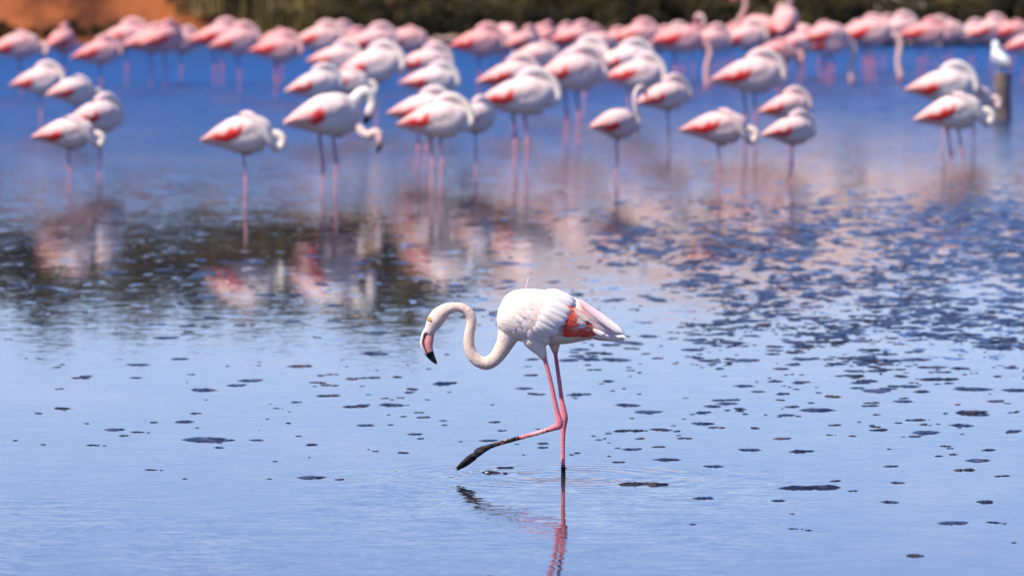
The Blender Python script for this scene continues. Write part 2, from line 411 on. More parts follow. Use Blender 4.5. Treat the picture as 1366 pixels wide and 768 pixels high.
def hero_paint(o):
    """mud specks on the lifted shank, pink lores, warm neck"""
    a = o.data.attributes['Col'].data
    n = len(a); c = np.empty(n * 4, np.float32); a.foreach_get('color', c); c = c.reshape(-1, 4)
    co = np.empty(n * 3, np.float32); o.data.vertices.foreach_get('co', co); co = co.reshape(-1, 3)
    for i in range(n):
        p = Vector(co[i].tolist())
        if p.z < .24 and -.33 < p.x < -.06 and c[i, 0] < .3:
            if mn.noise(p * 75) > .18: c[i, :3] = (.72, .2, .24)
        elif p.z < .24 and p.x > -.12 and p.x < -.06 and mn.noise(p * 60 + Vector((3, 1, 2))) > .25 : c[i, :3] = BLACK
        elif p.x < -.30 and p.z > .25:
            s = mn.noise(p * 90)
            c[i, :3] *= 1 - max(0, s) * .22
            if p.x < -.62: c[i, :3] = c[i, :3] * .7 + np.array((.84, .70, .66)) * .3
        elif .02 < p.x < .17 and .705 < p.z < .86 and p.z < .875 - p.x * .62:
            c[i, :3] = (.78, .12, .07)
        elif p.z < .24 and p.x < -.33:
            c[i, :3] = np.array(BLACK) + np.array((.13, .085, .07)) * max(0, mn.noise(Vector((p.x * 30, p.y * 90, p.z * 60))))
        elif p.z > .6:
            s = mn.noise(Vector((p.x * 14, p.y * 14, p.z * 20)))
            c[i, :3] = c[i, :3] * (1 - .12 * max(0, s)) + np.array((.02, -.015, -.01)) * max(0, s)
    a.foreach_set('color', c.ravel())
    nrm = np.empty(n * 3, np.float32); o.data.vertex_normals.foreach_get('vector', nrm); nrm = nrm.reshape(-1, 3)
    for i in range(n):          # down, knobbly shank skin
        p = Vector(co[i].tolist())
        if c[i, 1] > .5: d = (.0012 * mn.noise(p * 34) + .0010 * mn.noise(p * 120)) * (1.0 if p.x < -.29 else .5)
        else: d = .0007 * mn.noise(p * 110) + .0005 * math.sin(p.z * 700)
        co[i] += nrm[i] * d
        if .15 < c[i, 1] < .4: c[i, :3] *= 1 - .22 * max(0, mn.noise(Vector((p.x * 60, p.y * 60, p.z * 130))))
    o.data.vertices.foreach_set('co', co.ravel()); a.foreach_set('color', c.ravel()); o.data.update()
hero_paint(body_ob)

# bill
def z1rows(pts, y=0.0, lat=.9):
    rows = []
    for zx, zy, w, c in pts:
        px, py = Z1(zx, zy); x, _, z = W(px, py); h = w / 2 / 5.906 * PXM
        rows.append((x, y, z, h, h * lat, *c))
    return rows
BW = (.82, .70, .66); BP = (.80, .30, .28)
ub = Loft().add(z1rows([(176, 385, 40, BW), (150, 425, 34, BW), (136, 465, 30, BW), (130, 505, 26, BW), (140, 545, 24, BW), (160, 580, 22, (.5, .4, .4)), (172, 596, 22, BLACK), (205, 633, 20, BLACK), (238, 660, 12, BLACK), (250, 667, 4, BLACK)], 0, 1.05), 5, 14).plain('upper_bill', MAT['bill'], hero)
lb = Loft().add(z1rows([(212, 395, 52, BP), (196, 440, 68, BP), (184, 490, 74, BP), (186, 535, 66, BP), (196, 566, 54, BP), (200, 575, 50, BLACK), (218, 610, 36, BLACK), (238, 642, 20, BLACK), (252, 663, 6, BLACK)], 0, .62), 6, 16).plain('lower_bill', MAT['bill'], hero)
gl = Loft()
for s in (-1, 1):
    gl.add(z1rows([(196, 388, 4, BLACK), (172, 415, 6, BLACK), (152, 450, 7, BLACK), (145, 495, 7, BLACK), (154, 545, 7, BLACK), (178, 588, 7, BLACK)], s * .0115, 1), 5, 8)
gl.plain('bill_edge', MAT['bill'], hero)
for s in (-1, 1):
    nr = Loft().add(z1rows([(158, 418, 3, BLACK), (149, 432, 5, BLACK), (141, 450, 3, BLACK)], s * .0125, .8), 4, 8).plain('nostril', MAT['bill'], hero)
# eyes
def sphere(name, r, mat, parent, loc, seg=14, flat=1.0, cols=None):
    bm = bmesh.new(); bmesh.ops.create_uvsphere(bm, u_segments=seg, v_segments=seg // 2 + 2, radius=r)
    for v in bm.verts: v.co.y *= flat
    me = bpy.data.meshes.new(name); bm.to_mesh(me); bm.free(); me.materials.append(mat)
    me.polygons.foreach_set('use_smooth', [True] * len(me.polygons))
    o = bpy.data.objects.new(name, me); link(o, parent); o.location = loc; return o
ex, _, ez = W(*Z1(203, 322))
for s in (-1, 1):
    patch = Loft().add(z1rows([(176, 325, 6, (.82, .48, .18)), (188, 312, 30, (.84, .46, .16)), (206, 306, 34, (.84, .5, .25)), (222, 312, 8, (.8, .5, .4))], s * .0215, .28), 4, 10).plain('eye_ring', MAT['bill'], hero)
    e = sphere('eye', .0062, MAT['eye'], hero, (ex, s * .0245, ez), flat=.7)
    sphere('pupil', .0034, MAT['pupil'], e, (0, s * .0035, 0), flat=.5)

# feathers -----------------------------------------------------
def feather_mesh(name, length, width, camber, droop, cols, tip=.5, nu=8, nvv=4, sag=0.0):
    """one vane: root at origin, pointing +X, lying in XY, top side +Z; cols = list of (t, rgb)"""
    v, f, c = [], [], []
    for i in range(nu + 1):
        t = i / nu
        w = width * .5 * (min(1, (t / .30)) ** .6) * (1 - max(0, (t - tip) / (1 - tip)) ** 2.2) ** .5 if t < 1 else 0
        w = max(w, .0004)
        col = np.array([np.interp(t, [q[0] for q in cols], [q[1][k] for q in cols]) for k in range(3)])
        for j in range(nvv + 1):
            s = j / nvv * 2 - 1
            ragg = 1 + .05 * mn.noise(Vector((t * 9, s * 3, length * 100)))
            v.append((t * length * (1 - .04 * abs(s)), s * w * ragg, camber * w * (1 - s * s) + droop * length * (t - t * t) - sag * length * t * t - .0008 * (abs(s) > .9)))
            c.append(col * (1 - .05 * (j % 2)))
    for i in range(nu):
        for j in range(nvv):
            a = i * (nvv + 1) + j
            f.append((a, a + nvv + 1, a + nvv + 2, a + 1))
    o = mesh_obj(name, v, f, MAT['feather'], None, c, link_it=False)
    return o.data
FW = (.88, .755, .67); FP = (.87, .58, .50)
F_SMALL = feather_mesh('feather', 1, .5, .22, .03, [(0, FW), (1, (.88, .78, .71))], sag=.16)
F_COV = feather_mesh('feather', 1, .44, .24, .04, [(0, FP), (.35, FW), (1, (.9, .80, .74))], sag=.13)
F_COVP = feather_mesh('feather', 1, .40, .24, .04, [(0, FP), (.5, (.85, .66, .60)), (1, (.87, .76, .70))], sag=.13)
F_SCAP = feather_mesh('feather', 1, .26, .35, .05, [(0, FW), (.6, (.89, .77, .70)), (1, (.9, .81, .75))], tip=.6, nu=12, sag=.10)
F_RED = feather_mesh('feather', 1, .27, .10, .02, [(0, RED), (.4, (.82, .11, .06)), (.75, (.84, .27, .18)), (1, (.86, .55, .46))], sag=.05, nu=10)
F_RED3 = feather_mesh('feather', 1, .25, .10, .02, [(0, (.82, .16, .10)), (.35, (.85, .45, .36)), (.7, (.86, .68, .6)), (1, (.87, .78, .72))], sag=.05, nu=10)
F_RED2 = feather_mesh('feather', 1, .27, .10, .02, [(0, (.7, .03, .03)), (.6, RED), (1, (.84, .22, .15))], sag=.05, nu=10)
F_PRIM = feather_mesh('feather', 1, .13, .4, .03, [(0, (.84, .45, .44)), (.5, (.86, .68, .67)), (1, (.88, .80, .79))], tip=.72, nu=12)
F_PRIM2 = feather_mesh('feather', 1, .12, .4, .03, [(0, (.82, .25, .22)), (.5, (.85, .50, .48)), (1, (.88, .74, .71))], tip=.72, nu=12)
F_TAIL = feather_mesh('feather', 1, .18, .35, .02, [(0, FP), (.5, (.87, .74, .73)), (1, (.9, .84, .83))], tip=.7, nu=10)
F_BLACK = feather_mesh('feather', 1, .2, .3, .03, [(0, BLACK), (1, (.04, .03, .03))], tip=.6)

bvh = BVHTree.FromPolygons(tbase.v, tbase.f)
nfe = 0
def put_feather(mesh, px, py, length, ang, side=-1, lift=.003, tilt=4, wscale=1.0, yplane=None, roll=0):
    """lay one feather on the body's side: root at (px,py) of the profile, pointing ang degrees below the tail direction"""
    global nfe
    if side > 0: py += 4.5
    x, _, z = W(px, py)
    if yplane is None:
        hit, nrm, _, _ = bvh.ray_cast(Vector((x, side * 1.0, z)), Vector((0, -side, 0)))
        if hit is None: return None
        if nrm.dot(Vector((0, side, 0))) < 0: nrm = -nrm
    else:
        hit = Vector((x, yplane, z)); nrm = Vector((0, side, .25)).normalized()
    d = Vector((math.cos(R(ang)), 0, -math.sin(R(ang))))
    d = (d - nrm * d.dot(nrm)).normalized()
    d = (Matrix.Rotation(R(-tilt), 3, d.cross(nrm).normalized()) @ d).normalized() if tilt else d
    nz = (nrm - d * nrm.dot(d)).normalized()
    yv = nz.cross(d)
    M = Matrix((d, yv, nz)).transposed()
    if roll: M = M @ Matrix.Rotation(R(roll), 3, 'X')
    o = bpy.data.objects.new('feather', mesh); link(o, hero)
    o.matrix_local = Matrix.Translation(hit + nrm * lift) @ M.to_4x4() @ Matrix.Diagonal((length, length * wscale, length * wscale, 1))
    nfe += 1
    return o
rf = random.Random(3)
def lerp(a, b, t): return a + (b - a) * t
for side in (1, -1):
    near = side < 0
    yw = side
    # flight feathers folded to the tail
    for i in range(8):
        t = i / 7
        put_feather(F_PRIM2 if i % 3 == 1 else F_PRIM, lerp(772, 780, t), lerp(399, 428, t), lerp(.30, .20, t) * rf.uniform(.94, 1.0), lerp(36.5, 19, t) + rf.uniform(-1.2, 1.2), side, .004 + .003 * (7 - i), 0, 1.0, yplane=yw * lerp(.052, .064, t))
    for i in range(4):
        put_feather(F_TAIL, 776 + i * 3, 434 + i * 3.0, .235 - .02 * i, 14 - 3.0 * i + rf.uniform(-1, 1), side, 0, 0, .9, yplane=yw * (.02 + .008 * i))
    put_feather(F_TAIL, 790, 436, .095, 22, side, 0, 0, 1.6, yplane=yw * .066)
    put_feather(F_TAIL, 788, 432, .085, 30, side, 0, 0, 1.8, yplane=yw * .070)
    for px, py, l, a in ((797, 431, .035, 35), (777, 402, .03, 40)):
        put_feather(F_BLACK, px, py, l, a, side, 0, 0, 1.0, yplane=yw * .074)
    # red wing coverts, laid like shingles from the tail end forwards
    for k in reversed(range(5)):
        for row in range(9):
            px = 750 + k * 8.2 + rf.uniform(-2.5, 2.5); py = 402 + row * 4.8 + k * 4.2 * (1 - row / 9) + rf.uniform(-1.2, 1.2)
            if py > 441: continue
            deep = row > 6 or (k == 0 and rf.random() < .5)
            fm_ = F_RED2 if deep else F_RED3 if (rf.random() < (.55 if row < 4 else .22) or (k == 4 and row < 6)) else F_RED
            put_feather(fm_, px, py, rf.uniform(.07, .105), 31 - row * 3.2 + rf.uniform(-6, 6), side, .008 + .0014 * (4 - k), -1, rf.uniform(1.0, 1.45))
    # long white scapulars draped over the wing
    n_ = 12 if near else 8
    for i in range(n_):
        t = i / (n_ - 1)
        put_feather(F_SCAP, lerp(726, 714, t) + rf.uniform(-2, 2), lerp(387.5, 427, t), lerp(.165, .125, t) * rf.uniform(.88, 1.06), lerp(9, 34, t) + rf.uniform(-5, 5), side, .018, rf.uniform(1, 4), 1.55)
    n_ = 8 if near else 4
    for i in range(n_):
        t = i / (n_ - 1)
        put_feather(F_SCAP, lerp(736, 712, t) + rf.uniform(-2, 2), lerp(389, 430, t), rf.uniform(.09, .115), lerp(18, 36, t) + rf.uniform(-4, 4), side, .013, 2, 1.6)
    # rows of coverts on the flank
    nr = 6 if near else 4
    for r_ in range(nr):
        nk_ = 8 if near else 5
        for k in range(nk_):
            t = k / (nk_ - 1)
            px = lerp(720, 690, r_ / (nr - 1)) + rf.uniform(-3, 3) - 6 * abs(t - .5); py = lerp(396, 434, t) + rf.uniform(-3, 3)
            sz_ = lerp(.105, .07, r_ / (nr - 1)) * rf.uniform(.85, 1.15)
            put_feather(F_COVP if rf.random() < .28 else F_COV, px, py, sz_, lerp(26, 74, t) + rf.uniform(-9, 9), side, lerp(.009, .002, r_ / (nr - 1)), rf.uniform(2, 8), rf.uniform(.75, 1.05))
    # belly tufts
    for k in range(6):
        put_feather(F_SMALL, 738 + k * 8 + rf.uniform(-3, 3), 447 + rf.uniform(-2, 2), rf.uniform(.05, .07), 8 + rf.uniform(-8, 8), side, .001, 1, 1.0)
# one loose quill standing up on the back
q = bpy.data.objects.new('loose_feather', F_PRIM); link(q, hero)
x, _, z = W(701, 384); q.location = (x, 0, z); q.rotation_euler = (R(90), R(-76), 0); q.scale = (.068, .05, .05)
q2 = bpy.data.objects.new('loose_feather', F_PRIM); link(q2, hero)
x, _, z = W(772, 397); q2.location = (x, -.03, z); q2.rotation_euler = (R(90), R(-55), 0); q2.scale = (.022, .03, .03)

# ------------------------------------------------------------------ the flock: prototypes
TB = [(-.375, .560, .545, .012), (-.32, .598, .525, .042), (-.22, .668, .500, .084), (-.08, .742, .462, .120), (.06, .765, .445, .130), (.15, .745, .448, .120), (.21, .70, .47, .090), (.25, .612, .525, .03)]
FWH = (.83, .67, .585); FCR = (.84, .72, .60); FPK = (.80, .36, .31)
NECKS = {
 'tucked': [(.16, 0, .58, .06, .05), (.25, .0, .55, .042, .04), (.305, .01, .60, .036, .034), (.285, .02, .70, .036, .034), (.215, .02, .775, .038, .036), (.135, .01, .81, .044, .040), (.06, .0, .80, .046, .040), (-.01, 0, .772, .032, .030), (-.06, 0, .745, .014, .014)],
 'looped': [(.15, 0, .60, .06, .05), (.25, -.01, .595, .04, .038), (.315, -.02, .59, .038, .036), (.352, -.03, .545, .038, .036), (.335, -.035, .492, .037, .035), (.285, -.045, .482, .036, .034), (.24, -.085, .54, .036, .032), (.17, -.11, .66, .033, .028), (.08, -.085, .745, .04, .032), (.01, -.07, .765, .028, .024), (-.04, -.06, .75, .012, .012)],
 'raised': [(.16, 0, .58, .06, .05), (.25, 0, .55, .04, .038), (.315, 0, .59, .033, .032), (.31, 0, .68, .03, .029), (.26, 0, .78, .028, .027), (.235, 0, .88, .027, .026), (.255, 0, .965, .028, .026), (.31, 0, 1.0, .036, .028), (.365, 0, .975, .034, .026), (.40, 0, .925, .022, .018), (.405, 0, .88, .008, .008)],
 'feeding': [(.16, 0, .58, .06, .05), (.26, 0, .57, .04, .038), (.345, 0, .53, .034, .032), (.375, 0, .44, .036, .034), (.35, 0, .33, .036, .034), (.335, 0, .22, .036, .034), (.345, 0, .13, .038, .034), (.36, 0, .07, .044, .034), (.345, 0, .02, .028, .022), (.32, 0, -.02, .01, .01)],
 'preening': [(.14, 0, .63, .07, .06), (.235, 0, .70, .056, .05), (.305, -.01, .755, .05, .045), (.36, -.02, .735, .046, .042), (.375, -.03, .67, .044, .038), (.35, -.04, .61, .046, .034), (.315, -.05, .565, .032, .028), (.30, -.05, .515, .012, .012)],
 'dangling': [(.16, 0, .56, .06, .05), (.235, -.02, .51, .044, .04), (.29, -.04, .455, .038, .035), (.34, -.05, .435, .035, .033), (.385, -.06, .455, .034, .032), (.425, -.06, .45, .038, .032), (.445, -.06, .395, .036, .028), (.435, -.06, .33, .024, .02), (.41, -.06, .275, .010, .010)],
}
def make_bird(neck, legs, var=0, vox=.0095):
    b = Loft(); rv = random.Random(var * 31 + len(neck))
    red_w, red_u0, red_u1, droop = rv.uniform(.50, .64), rv.uniform(.28, .42), rv.uniform(.62, .92), rv.uniform(-.75, -.45)
    rows = []
    for i, (x, t, bo, hw) in enumerate(TB):
        c = FPK if i == 0 else (FWH if i > 2 else tuple(.5 * (p + q_) for p, q_ in zip(FWH, FPK)))
        rows.append((x, 0, (t + bo) / 2, (t - bo) / 2, hw, *c))
    b.add(rows, 4, 22)
    nk = []
    pts = NECKS[neck]
    for i, r_ in enumerate(pts):
        c = FWH if i == 0 else FCR
        if i >= len(pts) - 3: c = (.82, .60, .56)
        if i == len(pts) - 2 and neck not in ('tucked', 'looped'): c = (.80, .34, .34)
        if i == len(pts) - 1 or (i == len(pts) - 2 and neck in ('preening', 'dangling')): c = BLACK
        nk.append((*r_, *c))
    b.add(nk, 5, 14)
    LP = (.74, .30, .33); LT = (.30, .16, .21)  # upper leg darker: the body's shade is put into its colour
    for k in range(legs):
        ly = (-.035, .035)[k] if legs == 2 else -.01
        lx = (.03, -.06)[k] if legs == 2 else 0
        b.add([(lx - .01, ly, .54, .05, .045, *FWH), (lx - .004, ly, .47, .026, .026, *FWH), (lx, ly, .43, .014, .014, *LT), (lx + .012, ly, .30, .0115, .0115, *LT), (lx + .018, ly, .225, .019, .018, *LP),
               (lx + .012, ly, .16, .0115, .0115, *LP), (lx, ly, 0, .0115, .0115, *LP), (lx, ly, -.36, .012, .012, *LP), (lx, ly, -.40, .018, .018, *LP)], 4, 10)
    if legs == 1:      # the other leg is drawn up under the belly
        b.add([(.02, .03, .52, .04, .04, *FWH), (.05, .03, .45, .02, .02, *LP), (.06, .02, .43, .014, .014, *LP), (-.02, .02, .45, .010, .010, *LP), (-.10, .02, .475, .012, .012, *LP)], 4, 8)
    root = empty('flamingo')
    bo = b.fused('body', vox, MAT['flock'], root, 3)
    # folded wings: a shell over each flank, white coverts above, red and pink along the trailing edge
    TBc = catmull([(x, (t + q_) / 2, (t - q_) / 2, hw) for x, t, q_, hw in TB], 6)
    def section(x):
        i = np.searchsorted(TBc[:, 0], x); i = min(max(i, 1), len(TBc) - 1)
        f = (x - TBc[i - 1, 0]) / (TBc[i, 0] - TBc[i - 1, 0]); return TBc[i - 1] * (1 - f) + TBc[i] * f
    for side in (-1, 1):
        v, f, c = [], [], []
        NU, NV = 26, 12
        for i in range(NU + 1):
            u = i / NU; x = lerp(.17, -.372, u)
            _, zc, a, hw = section(max(x, -.37))
            lo = lerp(.25, -.05, smooth(0, .3, u)) if u < .3 else lerp(-.05, droop, smooth(.3, .62, u)) if u < .62 else lerp(droop, .0, smooth(.62, 1, u))
            lo += .05 * math.sin(u * 40)
            for j in range(NV + 1):
                w = j / NV
                th = lerp(1.45, lo, w)
                edge = min(1, 4 * min(w, 1 - w) + .15) * min(1, 6 * u + .1)
                off = .016 * edge + .004 * mn.noise(Vector((u * 14, w * 8, 3 + side)))
                v.append((x, side * (hw * math.cos(th) + off), zc + a * math.sin(th) + off * .6))
                red = smooth(red_w, red_w + .14, w + .07 * math.sin(u * 25 + var)) * smooth(red_u0, red_u0 + .06, u) * smooth(red_u1 + .14, red_u1 - .1, u)
                pk = smooth(.4, .9, u) * .75 + .2 * smooth(.45, .7, w)
                cc = np.array(FWH) * (1 - pk) + np.array(FPK) * pk
                cc = cc * (1 - red) + np.array((.78, .035, .03)) * red
                c.append(cc)
        for i in range(NU):
            for j in range(NV):
                q_ = i * (NV + 1) + j; f.append((q_, q_ + 1, q_ + NV + 2, q_ + NV + 1))
        w_ = mesh_obj('wing', v, f, MAT['flock'], root, c)
    return root
def copy_tree(o, parent=None):
    c = o.copy(); COL.objects.link(c); c.parent = parent
    for ch in o.children: copy_tree(ch, c)
    return c

PROTO = {}; USED = set(); T, O = 'tucked', 'looped'
def flock_bird(px, py, pose, legs, label, group, yaw=0.0, scale=1.0, face=1, hb=.60):
    """px,py: where the middle of the body shows"""
    key = (pose, legs, random.randrange(3) if pose == T else random.randrange(2) if pose == O else 0)
    if key not in PROTO: PROTO[key] = make_bird(*key)
    o = PROTO[key]
    if key in USED: o = copy_tree(o)
    USED.add(key)
    r = (py + 245) / (272.0 * (CAM_H - hb))
    x = (px - 683) / (272 * r) + CAM_X + .075 * scale * math.cos(R(yaw)); y = CAM_D / r - CAM_D
    o.location = (x, y, hb - .60); o.rotation_euler = (R(random.uniform(-3, 3)), R(random.uniform(-5, 3)), R(yaw) + (0 if face > 0 else math.pi)); o.scale = (scale * random.uniform(.93, 1.03), scale, scale * random.uniform(.98, 1.06))
    k = random.uniform(.52, .74) if group == FAR else 1.0 if pose == 'preening' else random.uniform(.80, 1.0)
    for ch in o.children: ch.color = (1 - (1 - k) * .15, k, k + .015, 1)
    tag(o, label, 'flamingo', group)
    return o

FAR = 'flamingos in the far row by the bank'; MIDG = 'flamingos resting in the middle water'
L_FAR = 'pink flamingo dozing with tucked head in the crowded far row by the bank'
L_FARL = 'pink flamingo with looped neck dozing in the crowded far row by the bank'
L_MID = 'pale flamingo asleep with tucked head in the loose middle group'
flock = [
 # px, py, pose, legs, label, group, yaw, scale
 (20, 57, O, 1, L_FARL, FAR, 5, 1.0), (81, 49, T, 1, 'dozing flamingo seen from behind in front of the red earth bank', FAR, 68, .95),
 (127, 60, T, 1, 'small dozing flamingo beside a pair below the red earth bank', FAR, 10, .9), (161, 46, T, 1, L_FAR, FAR, -5, 1), (193, 48, T, 1, L_FAR, FAR, 20, .95), (214, 49, T, 1, L_FAR, FAR, 35, .95),
 (284, 47, T, 2, L_FAR, FAR, 0, 1.02), (311, 54, T, 1, L_FAR, FAR, 8, .98), (366, 44, O, 2, 'flamingo with looped neck half hidden behind a dozing one near the reeds', FAR, 15, .85), (359, 60, T, 1, L_FAR, FAR, -8, .95),
 (417, 49, T, 2, L_FAR, FAR, 0, 1), (444, 45, T, 1, L_FAR, FAR, 25, .95), (491, 52, T, 1, L_FAR, FAR, 5, 1), (533, 49, O, 2, L_FARL, FAR, 0, .98),
 (44, 98, T, 1, 'dozing flamingo with deep red wing edge beside a pale looped-neck bird', MIDG, -5, .88), (92, 108, O, 1, 'pale flamingo with looped neck behind a bird with deep red wing edge', MIDG, 30, .85),
 (80, 163, O, 1, 'large pink flamingo on one dark leg, neck looped, with another close behind', MIDG, 0, .86), (122, 148, T, 1, 'round pale flamingo tucked up close behind one with a looped neck', MIDG, 35, .9),
 (314, 180, O, 1, 'lone pale flamingo asleep on one pink leg with white looped neck', MIDG, 0, .96),
 (437, 72, T, 1, L_MID, MIDG, 0, .92), (418, 104, T, 1, L_MID, MIDG, 10, .85), (458, 102, O, 1, 'flamingo half hidden behind a large pink one among sleeping birds', MIDG, 0, .85), (492, 93, T, 1, 'large pink flamingo on one rosy leg among the sleeping birds', MIDG, -5, 1.05),
 (556, 80, T, 1, L_MID, MIDG, 5, .95), (563, 99, T, 1, L_MID, MIDG, 5, .9), (553, 139, T, 2, 'flamingo with bright red wing patch behind a paler one on two legs', MIDG, 0, .92), (572, 160, T, 2, 'pale flamingo on two pink legs in front of a red-patched one', MIDG, 0, .95),
 (428, 168, 'preening', 2, 'white flamingo bending its thick neck to preen, black bill showing', MIDG, 18, 1.12), (436, 159, 'dangling', 1, 'flamingo lowering its dark curled neck and black bill towards the water', MIDG, -8, 1.02),
 (626, 144, T, 1, 'small rounded white flamingo between two larger sleeping birds', MIDG, 40, .8), (684, 138, T, 2, 'broad white flamingo on long pink legs with drooping tail feathers', MIDG, 5, 1.12), (754, 109, T, 2, 'plump flamingo with shaded grey chest standing on two legs', MIDG, 15, 1.12),
 (676, 96, T, 1, L_MID, MIDG, 0, .95), (708, 75, O, 1, L_MID.replace('tucked head', 'looped neck'), MIDG, 10, .95), (770, 81, T, 1, L_MID, MIDG, 0, 1.0),
 (629, 57, T, 1, L_FAR, FAR, 0, 1.05), (670, 48, 'feeding', 2, 'flamingo facing the water with lowered head in the far row', FAR, -70, .95), (692, 50, T, 1, L_FAR, FAR, 40, .9),
 (722, 43, T, 1, L_FAR, FAR, 50, .95), (757, 45, T, 2, L_FAR, FAR, 10, .98), (792, 48, 'feeding', 1, 'flamingo with neck hanging straight down in the far row', FAR, 10, .85),
 (829, 81, T, 1, L_MID, MIDG, 5, 1), (838, 98, T, 1, L_MID, MIDG, 0, .98), (884, 117, T, 1, 'rosy flamingo on one leg standing apart behind the sleeping group', MIDG, 25, .85),
 (812, 150, 'raised', 1, 'flamingo with red wing spot, dark shaded chest and head raised back', MIDG, 40, .82),
 (842, 44, T, 2, L_FAR, FAR, 0, 1.05), (894, 46, T, 1, L_FAR, FAR, 10, 1.0), (940, 47, T, 2, L_FAR, FAR, 5, 1.05), (992, 44, T, 1, L_FAR, FAR, 0, 1.1), (966, 40, 'raised', 1, 'flamingo with arched neck standing over the far row', FAR, 150, .8),
 (1031, 62, O, 1, 'pale flamingo standing just before the far row with looped neck', FAR, 10, 1.05), (1044, 42, 'raised', 2, 'flamingo with tall upright neck and red head above the far row', FAR, 75, 1.12), (1022, 40, 'raised', 1, 'flamingo with tall arched white neck beside the upright red-headed one', FAR, 160, 1.05),
 (1075, 40, 'raised', 2, 'flamingo with curled neck lifted just above the far row', FAR, 170, .9), (1102, 46, T, 2, L_FAR, FAR, 0, 1.0),
 (990, 110, T, 2, 'large pink flamingo standing behind a white looped-neck one', MIDG, 0, 1.12), (946, 161, O, 1, 'slim white flamingo on one pink leg with looped white neck, flock behind', MIDG, 0, .9),
 (1046, 123, T, 1, 'small white flamingo directly behind one with red wing edge', MIDG, 5, .75), (1047, 154, T, 1, 'compact flamingo on one dark leg with red wing edge', MIDG, 25, .78),
 (898, 50, 'feeding', 2, 'flamingo reaching its pale neck down to the water in the far row', FAR, 0, .95), (1094, 46, 'feeding', 2, 'flamingo feeding with white neck straight down in the far row', FAR, 10, .95), (1156, 44, 'feeding', 2, 'flamingo feeding with thick pink neck lowered in the far row', FAR, -5, .98),
 (1151, 36, T, 2, L_FAR, FAR, 0, 1.1), (1194, 36, T, 1, L_FAR, FAR, 0, 1.1), (1224, 38, T, 2, L_FAR, FAR, -5, 1.1), (1260, 34, O, 2, L_FARL, FAR, 0, 1.05), (1316, 36, T, 1, L_FAR, FAR, 5, 1.05), (1342, 36, O, 1, L_FARL, FAR, 0, 1.05), (1366, 46, O, 2, L_FARL, FAR, 0, .95),
 (1246, 119, T, 1, 'pink flamingo with ruffled red wing edge behind a large pale bird near post', MIDG, 0, 1.05), (1268, 148, O, 2, 'large pale flamingo on two bright pink legs with looped neck near post', MIDG, 10, .95), (1292, 118, O, 1, 'flamingo half hidden behind a pair of pale birds near post', MIDG, 5, .8),
]
ORD = 'first second third fourth fifth sixth seventh eighth ninth tenth eleventh twelfth thirteenth fourteenth fifteenth sixteenth seventeenth eighteenth nineteenth twentieth twenty-first twenty-second twenty-third twenty-fourth'.split() + ['twenty-' + w_ for w_ in 'fifth sixth seventh eighth ninth'.split()] + ['thirtieth'] + ['thirty-' + w_ for w_ in 'first second third fourth fifth sixth seventh eighth ninth'.split()] + ['fortieth'] + ['forty-' + w_ for w_ in 'first second third fourth fifth'.split()]
seen = {}
flock = [(b_[0], b_[1], *b_[2:7], b_[7] * (.96 - .14 * smooth(600, 1000, b_[0])) if b_[5] == FAR and b_[2] not in ('raised', 'feeding') else b_[7]) for b_ in flock]
for px, py, yaw in ((1172, 31, 20), (1128, 33, -10), (1086, 36, 5), (1290, 32, 15), (1012, 36, 10), (967, 38, 0), (918, 40, 15), (870, 40, -5), (775, 40, 10), (740, 39, 30), (655, 46, 15), (708, 42, 0), (1242, 30, 10), (812, 42, 20), (1060, 46, 10), (468, 46, 20), (234, 45, 10)):
    flock.append((px, py, T, 1 + px % 2, L_FAR, FAR, yaw, .8))
for b_ in sorted(flock, key=lambda q_: q_[0]):
    px, py, pose, legs, lab, grp, yaw, sc_ = b_
    if lab in (L_FAR, L_FARL, L_MID):
        k = seen[lab] = seen.get(lab, -1) + 1
        lab = {L_FAR: 'dozing pink flamingo with tucked head, %s such bird along the far row from red bank',
               L_FARL: 'dozing pink flamingo with looped neck, %s such bird along the far row from red bank',
               L_MID: 'pale flamingo asleep in the loose middle group, %s tucked one counting from red bank'}[lab] % ORD[k]
    flock_bird(px, py, pose, legs, lab, grp, yaw + random.uniform(-4, 4), sc_)

# ------------------------------------------------------------------ post with a white bird on it
px0, py0, r0 = ground_at(1338, 158)
post = Loft().add([(0, 0, -.45, .098, .098, .8, .7, .65), (0.003, 0, 0, .098, .096, .8, .7, .65), (-.004, 0, .25, .094, .097, 1, .9, .85), (0, 0, .475, .096, .094, 1, .9, .85), (0, 0, .483, .088, .088, 1, .9, .85)], 3, 18).plain('wooden_post', MAT['wood'])
post.location = (px0, py0, 0); tag(post, 'short weathered wooden post standing in the water', 'post')
gull = empty('gull', (px0 - .02, py0, .47), R(115)); tag(gull, 'white and grey gull perched on the wooden post', 'bird')
GW = (.8, .8, .8); GG = (.34, .35, .38)
g = Loft().add([(-.20, 0, .09, .012, .02, .1, .1, .1), (-.13, 0, .115, .035, .045, *GG), (-.03, 0, .15, .07, .07, *GW), (.06, 0, .19, .078, .07, *GW), (.10, 0, .25, .055, .05, *GW), (.105, 0, .31, .045, .042, *GW), (.13, 0, .335, .04, .036, *GW), (.155, 0, .325, .02, .02, *GW)], 4, 16)
for s in (-1, 1): g.add([(.02, s * .03, .13, .02, .02, *GW), (.02, s * .03, .08, .008, .008, .7, .5, .3), (.02, s * .03, .012, .007, .007, .7, .5, .3), (.05, s * .03, .012, .004, .012, .7, .5, .3)], 3, 8)
g.fused('body', .006, MAT['flock'], gull, 3)
Loft().add([(.15, 0, .327, .016, .014, .8, .5, .1), (.185, 0, .322, .012, .009, .8, .5, .1), (.21, 0, .312, .003, .003, .8, .5, .1)], 3, 10).plain('bill', MAT['bill'], gull)
